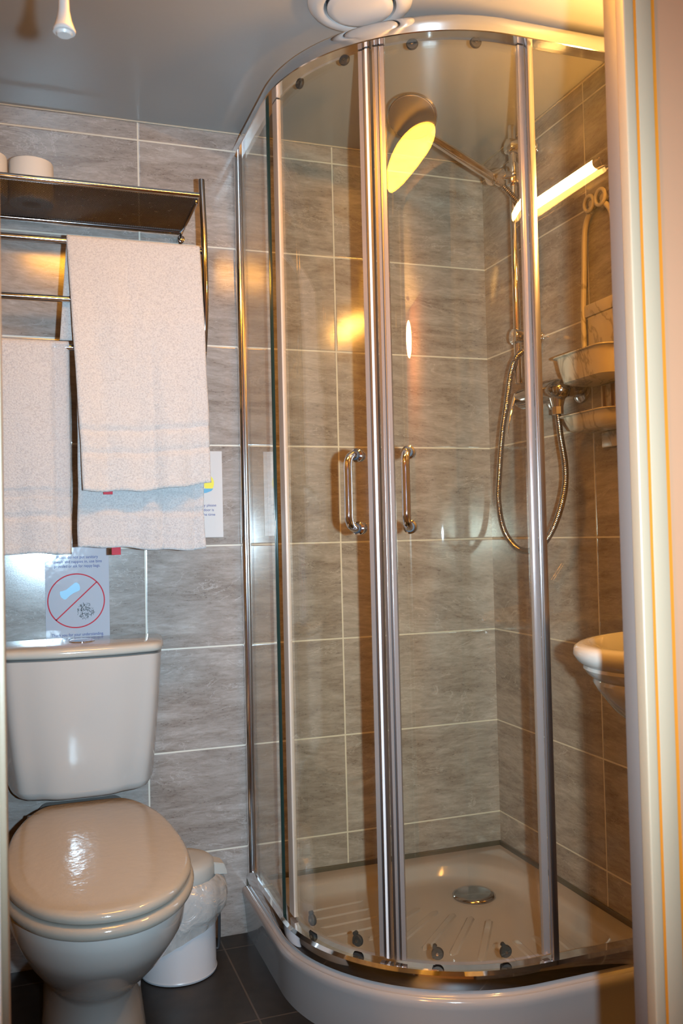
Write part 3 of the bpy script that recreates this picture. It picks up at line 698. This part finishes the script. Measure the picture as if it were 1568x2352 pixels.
bm = B(); rows = []; ns = 96
for k, z in enumerate([.214, .205, .19, .17, .15, .13, .115, .10, .088]):
    rw = []
    for i in range(ns):
        a = 2 * PI * i / ns; f = k / 8
        dr_ = .0885 + .016 * math.sin(PI * min(1, f * 1.1)) * (1 + .6 * math.cos(a)) + .0012 * f * math.sin(a * 13 + f * 3) + .003 * noise.noise(Vector((math.cos(a) * 6, math.sin(a) * 6, f * 5)))
        zz = z + f * (.040 * math.cos(a + .35) + .004 * math.sin(a * 3) - .012) 
        rw.append((bx + dr_ * math.cos(a), by + dr_ * math.sin(a), zz))
    rows.append(rw)
loft(bm, rows, False, False); finish(bm, 'liner_bag', M['bag'], bn, 180)

# ------------------------------------------------------------------ towel rack
RXR, RXL = -.842, -1.50
rk = thing('towel_rack', 'chrome towel rack with wire mesh shelf on the back wall above the toilet', 'towel rack', (-1.17, 0, 1.6))
SZ = 1.738
def side(x):
    bm = B(); P_ = [(x, -.252, 1.778), (x, -.257, 1.74), (x + .001, -.264, 1.66), (x + .001, -.268, 1.58), (x + .001, -.266, 1.50), (x, -.255, 1.43), (x, -.225, 1.375), (x, -.16, 1.335), (x, -.06, 1.32), (x, -.003, 1.32)]
    tube(bm, catmull(P_, 6), .0068, 14); cyl(bm, (x, -.010, 1.32), (x, -.001, 1.32), .018, seg=22)
    return finish(bm, 'side_tube', M['dark_chrome'], rk)
side(RXR); side(RXL)
for x in (RXR, RXL):
    bm = B(); s = 1 if x == RXR else -1; box(bm, (x - .010 * s - .003, -.245, SZ - .012), (x - .010 * s + .003, -.022, SZ + .004), .0015); cyl(bm, (x - .008 * s, -.022, SZ - .018), (x - .008 * s, -.001, SZ - .018), .009, seg=18, bev=.002); finish(bm, 'side_bracket', M['dark_chrome'], rk)
bm = B(); cyl(bm, (RXL, -.252, SZ + .004), (RXR, -.252, SZ + .004), .0068, seg=16); finish(bm, 'front_rail', M['chrome'], rk)
bm = B(); cyl(bm, (RXL + .004, -.026, SZ - .004), (RXR - .012, -.026, SZ - .004), .0068, seg=16); finish(bm, 'rear_rail', M['dark_chrome'], rk)
BAR = (1.613, 1.490, 1.388)
for z in BAR:
    bm = B(); cyl(bm, (RXL, -.260 if z < 1.6 else -.262, z), (RXR, -.260 if z < 1.6 else -.262, z), .0064, seg=16); finish(bm, 'hanging_bar', M['dark_chrome'], rk)
bm = B(); x0, x1, ya, yb = RXL + .012, RXR - .012, -.244, -.034; st = .0052
n = int((x1 - x0 + (yb - ya)) / st)
def wire(bm, p, q, r=.00075):
    tube(bm, [p, q], r, 3, False)
for i in range(n):
    # diagonals in both directions, clipped to the shelf
    c = x0 - (yb - ya) + i * st
    for s in (1, -1):
        a = max(0, x0 - c); b = min(yb - ya, x1 - c)
        if b <= a: continue
        p = (c + a, (ya + a) if s > 0 else (yb - a), SZ + .0005 * s); q = (c + b, (ya + b) if s > 0 else (yb - b), SZ + .0005 * s)
        wire(bm, p, q)
finish(bm, 'mesh_panel', M['mesh'], rk, smooth=False)

# ------------------------------------------------------------------ towels
def towel(name, bar_y, bar_z, xl0, xr0, xl1, xr1, zf, zb, label, m, seed, fy=0, thick=.0055, tilt=0, xbs=0, loc=None, lean=0, crease=None):
    """front layer falls to zf, back layer to zb; (xl0, xr0) at the bar, (xl1, xr1) at the front hem"""
    R = .0058 + thick * .6 + .001; nu = 70
    seg = []   # (y, z, frac, side)
    N = 90
    for i in range(N + 1): seg.append((bar_y - R, zf + (bar_z - zf) * i / N, 1 - i / N, 0))
    for i in range(1, 8):
        a = PI * i / 8; seg.append((bar_y - R * math.cos(a), bar_z + R * math.sin(a), 0, 1))
    Nb = 40
    for i in range(Nb + 1): seg.append((bar_y + R, bar_z - (bar_z - zb) * i / Nb, i / Nb, 2))
    bm = B(); rows = []
    for (y, z, f, sd) in seg:
        rw = []
        for j in range(nu + 1):
            u = j / nu; xl = xl0 + (xl1 - xl0) * (f if sd == 0 else 0) + (xbs * f if sd == 2 else 0); xr = xr0 + (xr1 - xr0) * (f if sd == 0 else 0)
            x = xl + (xr - xl) * u
            if sd == 0: x += .003 * noise.noise(Vector((seed, f * 5, u * 1.5))) * f
            wv = noise.noise(Vector((u * 3.1 + seed, f * .8, seed))) * .024 + noise.noise(Vector((u * 7 + seed, f * 1.2, seed + 3))) * .010
            yy = y; zz = z
            if sd == 0:
                yy -= fy * min(1, f * 3) + lean * f + abs(wv) * f ** .7
                zz += tilt * (u - .5) * f + .004 * math.sin(u * 5 + seed) * f + .0015 * math.sin(u * 19 + seed) * f
                if crease and x > crease: yy += .010 * min(1, (x - crease) / .004) - .006 * math.sin(PI * min(1, (x - crease) / (xr - crease)))
                d = (z - zf)
                if d < .016: yy -= .0012 + .0012 * math.sin(u * 150) * (1 - d / .02)
                for b_ in (.075, .083, .122, .130):
                    if abs(d - b_) < .0034: yy += .0038
                if .085 < d < .120: yy += .0008
                # rounded vertical edges
                e = min(u, 1 - u) * (xr - xl)
                if e < .008: yy += (.008 - e) ** 2 * 40
            elif sd == 2: yy += abs(wv) * f * .5
            rw.append((x, yy, zz))
        rows.append(rw)
    loft(bm, rows, False, False, closed=False)
    bmesh.ops.recalc_face_normals(bm, faces=bm.faces)
    o = finish(bm, name, m, ang=180)
    sm = o.modifiers.new('thickness', 'SOLIDIFY'); sm.thickness = thick; sm.offset = 0
    tag(o, label, 'towel', 'towels on the chrome rack'); return o
t1 = towel('towel', -.262, BAR[0], -1.132, -.853, -1.108, -.8425, 1.088, 1.406, 'cream white towel hung highest on the rack, over the top bar', M['towel_front'], 2.3, tilt=.016, xbs=-.016, fy=.014, lean=.012)
t2 = towel('towel', -.260, BAR[2], -1.114, -.856, -1.118, -.855, .962, 1.05, 'white towel behind and below the cream front towel at right', M['towel'], 7.1, tilt=-.004, lean=0)
t3 = towel('towel', -.260, BAR[2], -1.46, -1.131, -1.46, -1.132, .952, 1.02, 'white towel at left edge of photo, hanging above the toilet cistern', M['towel'], 11.4, tilt=.012, lean=.002, crease=-1.166)
for x, y, z, tw in ((-1.058, -.285, 1.080, t1), (-1.041, -.262, .953, t2)):
    bm = B(); box(bm, (x - .0095, y - .0008, z - .003), (x + .0095, y + .0008, z + .016), .0004, 1); g = finish(bm, 'label_tag', M['tag'], tw); g['label'] = 'small red woven tag'
# ------------------------------------------------------------------ toilet rolls
def roll(x, y, label):
    r = thing('toilet_roll', label, 'toilet roll', (x, y, SZ + .002), 'toilet rolls on the mesh shelf')
    bm = B(); lathe(bm, [(.021, 0), (.046, 0), (.0478, .002), (.0480, .006), (.0480, .094), (.0470, .099), (.044, .1005), (.021, .1005), (.0205, .05), (.021, 0)], (x, y, SZ + .002), seg=48, cap0=False, cap1=False); bmesh.ops.scale(bm, verts=bm.verts, vec=(1, 1, .94), space=Matrix.Translation((0, 0, -SZ - .002))); finish(bm, 'paper', M['paper'], r, 50)
    bm = B(); lathe(bm, [(.0205, .001), (.0205, .099), (.0195, .099), (.0195, .001), (.0205, .001)], (x, y, SZ + .002), seg=28, cap0=False, cap1=False); bmesh.ops.scale(bm, verts=bm.verts, vec=(1, 1, .94), space=Matrix.Translation((0, 0, -SZ - .002))); finish(bm, 'core', M['card'], r, 50)
roll(-1.199, -.100, 'white toilet roll fully in view on the mesh shelf')
roll(-1.297, -.115, 'white toilet roll cut off by the left edge of the photo')

# ------------------------------------------------------------------ notices on the back wall
def text(s, x, z, size, y, m, parent, align='LEFT', name='lettering', wmax=None):
    cu = bpy.data.curves.new('t', 'FONT'); cu.body = s; cu.size = size; cu.align_x = align; cu.fill_mode = 'FRONT'
    ob = bpy.data.objects.new('t', cu); COL.objects.link(ob)
    dg = bpy.context.evaluated_depsgraph_get(); me = bpy.data.meshes.new_from_object(ob.evaluated_get(dg))
    bpy.data.objects.remove(ob); me.name = name
    sx = 1
    if wmax:
        xs = [v.co.x for v in me.vertices]; sx = wmax / (max(xs) - min(xs))
    for v in me.vertices: v.co = Vector((x + v.co.x * sx, y, z + v.co.y))
    me.materials.clear(); me.materials.append(m)
    o = bpy.data.objects.new(name, me); COL.objects.link(o); o.parent = parent; o.location = -parent_world(parent); return o
def flat(pts, y, name, m, parent):
    bm = B(); bm.faces.new([bm.verts.new((a, y, b)) for a, b in pts]); o = finish(bm, name, m, parent, smooth=False); return o
p1 = thing('toilet_notice', 'laminated notice with red no-disposal circle above the toilet cistern', 'notice', (-1.105, 0, .85))
bm = B(); box(bm, (-1.1800, -.0016, .738), (-1.0345, -.0002, .975), .0004, 1); finish(bm, 'sheet', M['sheet'], p1)
YF = -.0020
text('Please do not put sanitary', -1.107, .9405, .0098, YF, M['ink_blue'], p1, 'CENTER', wmax=.094)
text('towels and nappies in, use bins', -1.107, .9300, .0098, YF, M['ink_blue'], p1, 'CENTER', wmax=.112)
text('provided or ask for nappy bags.', -1.107, .9195, .0098, YF, M['ink_blue'], p1, 'CENTER', wmax=.104)
text('Thank you for your understanding.', -1.108, .7580, .0098, YF, M['ink_blue'], p1, 'CENTER', wmax=.118)
bm = B(); cx, cz = -1.1105, .8408; ra, rb = .0655, .0630
loft(bm, [[(cx + (r_) * math.cos(2 * PI * k / 72), YF, cz + (r_ - .001) * math.sin(2 * PI * k / 72)) for k in range(72)] for r_ in (ra, ra - .0028)], False, False)
d_ = Vector((1, 0, .93)).normalized(); n_ = Vector((-d_.z, 0, d_.x)) * .0014; c_ = Vector((cx, YF, cz - .001))
bm.faces.new([bm.verts.new(c_ + d_ * a + n_ * b) for a, b in ((-.064, -1), (.064, -1), (.064, 1), (-.064, 1))])
o = finish(bm, 'prohibition_circle', M['ink_red'], p1, smooth=False)
pad = [(-.028, .018), (-.0285, .012), (-.026, .004), (-.019, -.002), (-.014, -.002), (-.006, .006), (.004, .013), (.012, .016), (.0185, .019), (.020, .025), (.018, .034), (.012, .039), (.007, .038), (-.003, .030), (-.013, .022), (-.022, .019)]
flat([(cx - .010 + a * .95, cz + .006 + b * .95) for a, b in pad], YF, 'pad_picture', M['ink_cyan'], p1)
bm = B(); rnd = random.Random(5)
for i in range(150):
    a = rnd.random() * 2 * PI; r_ = rnd.random() ** .5; x = cx + .021 + .019 * r_ * math.cos(a); z = cz - .026 + .020 * r_ * math.sin(a); s_ = .0006 + .0012 * rnd.random(); an = rnd.random() * PI
    u = Vector((math.cos(an), 0, math.sin(an))) * s_ * 1.8; v = Vector((-math.sin(an), 0, math.cos(an))) * s_ * .35
    c_ = Vector((x, YF, z)); bm.faces.new([bm.verts.new(c_ + u * a_ + v * b_) for a_, b_ in ((-1, -1), (1, -1), (1, 1), (-1, 1))])
finish(bm, 'wipe_picture', M['ink_dark'], p1, smooth=False)
p2 = thing('safety_notice', 'pale notice half hidden behind the towels beside the shower enclosure', 'notice', (-.82, 0, 1.09))
bm = B(); box(bm, (-.905, -.0014, .983), (-.7555, -.0002, 1.198), .0004, 1); finish(bm, 'sheet', M['sheet2'], p2)
for s, z, wd, x in (('y please', 1.0600, .031, -.8035), ('door is', 1.0485, .0255, -.8045), ('he time', 1.0370, .029, -.8050)):
    text(s, x, z, .0092, -.0018, M['ink_blue'], p2, wmax=wd)
flat([(-.79 + .013 * math.cos(2 * PI * k / 24), 1.118 + .019 * math.sin(2 * PI * k / 24)) for k in range(24)], -.0017, 'yellow_spot', M['ink_yellow'], p2)
flat([(-.83, 1.1045), (-.779, 1.1045), (-.784, 1.0985), (-.796, 1.094), (-.812, 1.0915), (-.83, 1.091)], -.0020, 'blue_boat', M['ink_cyan'], p2)
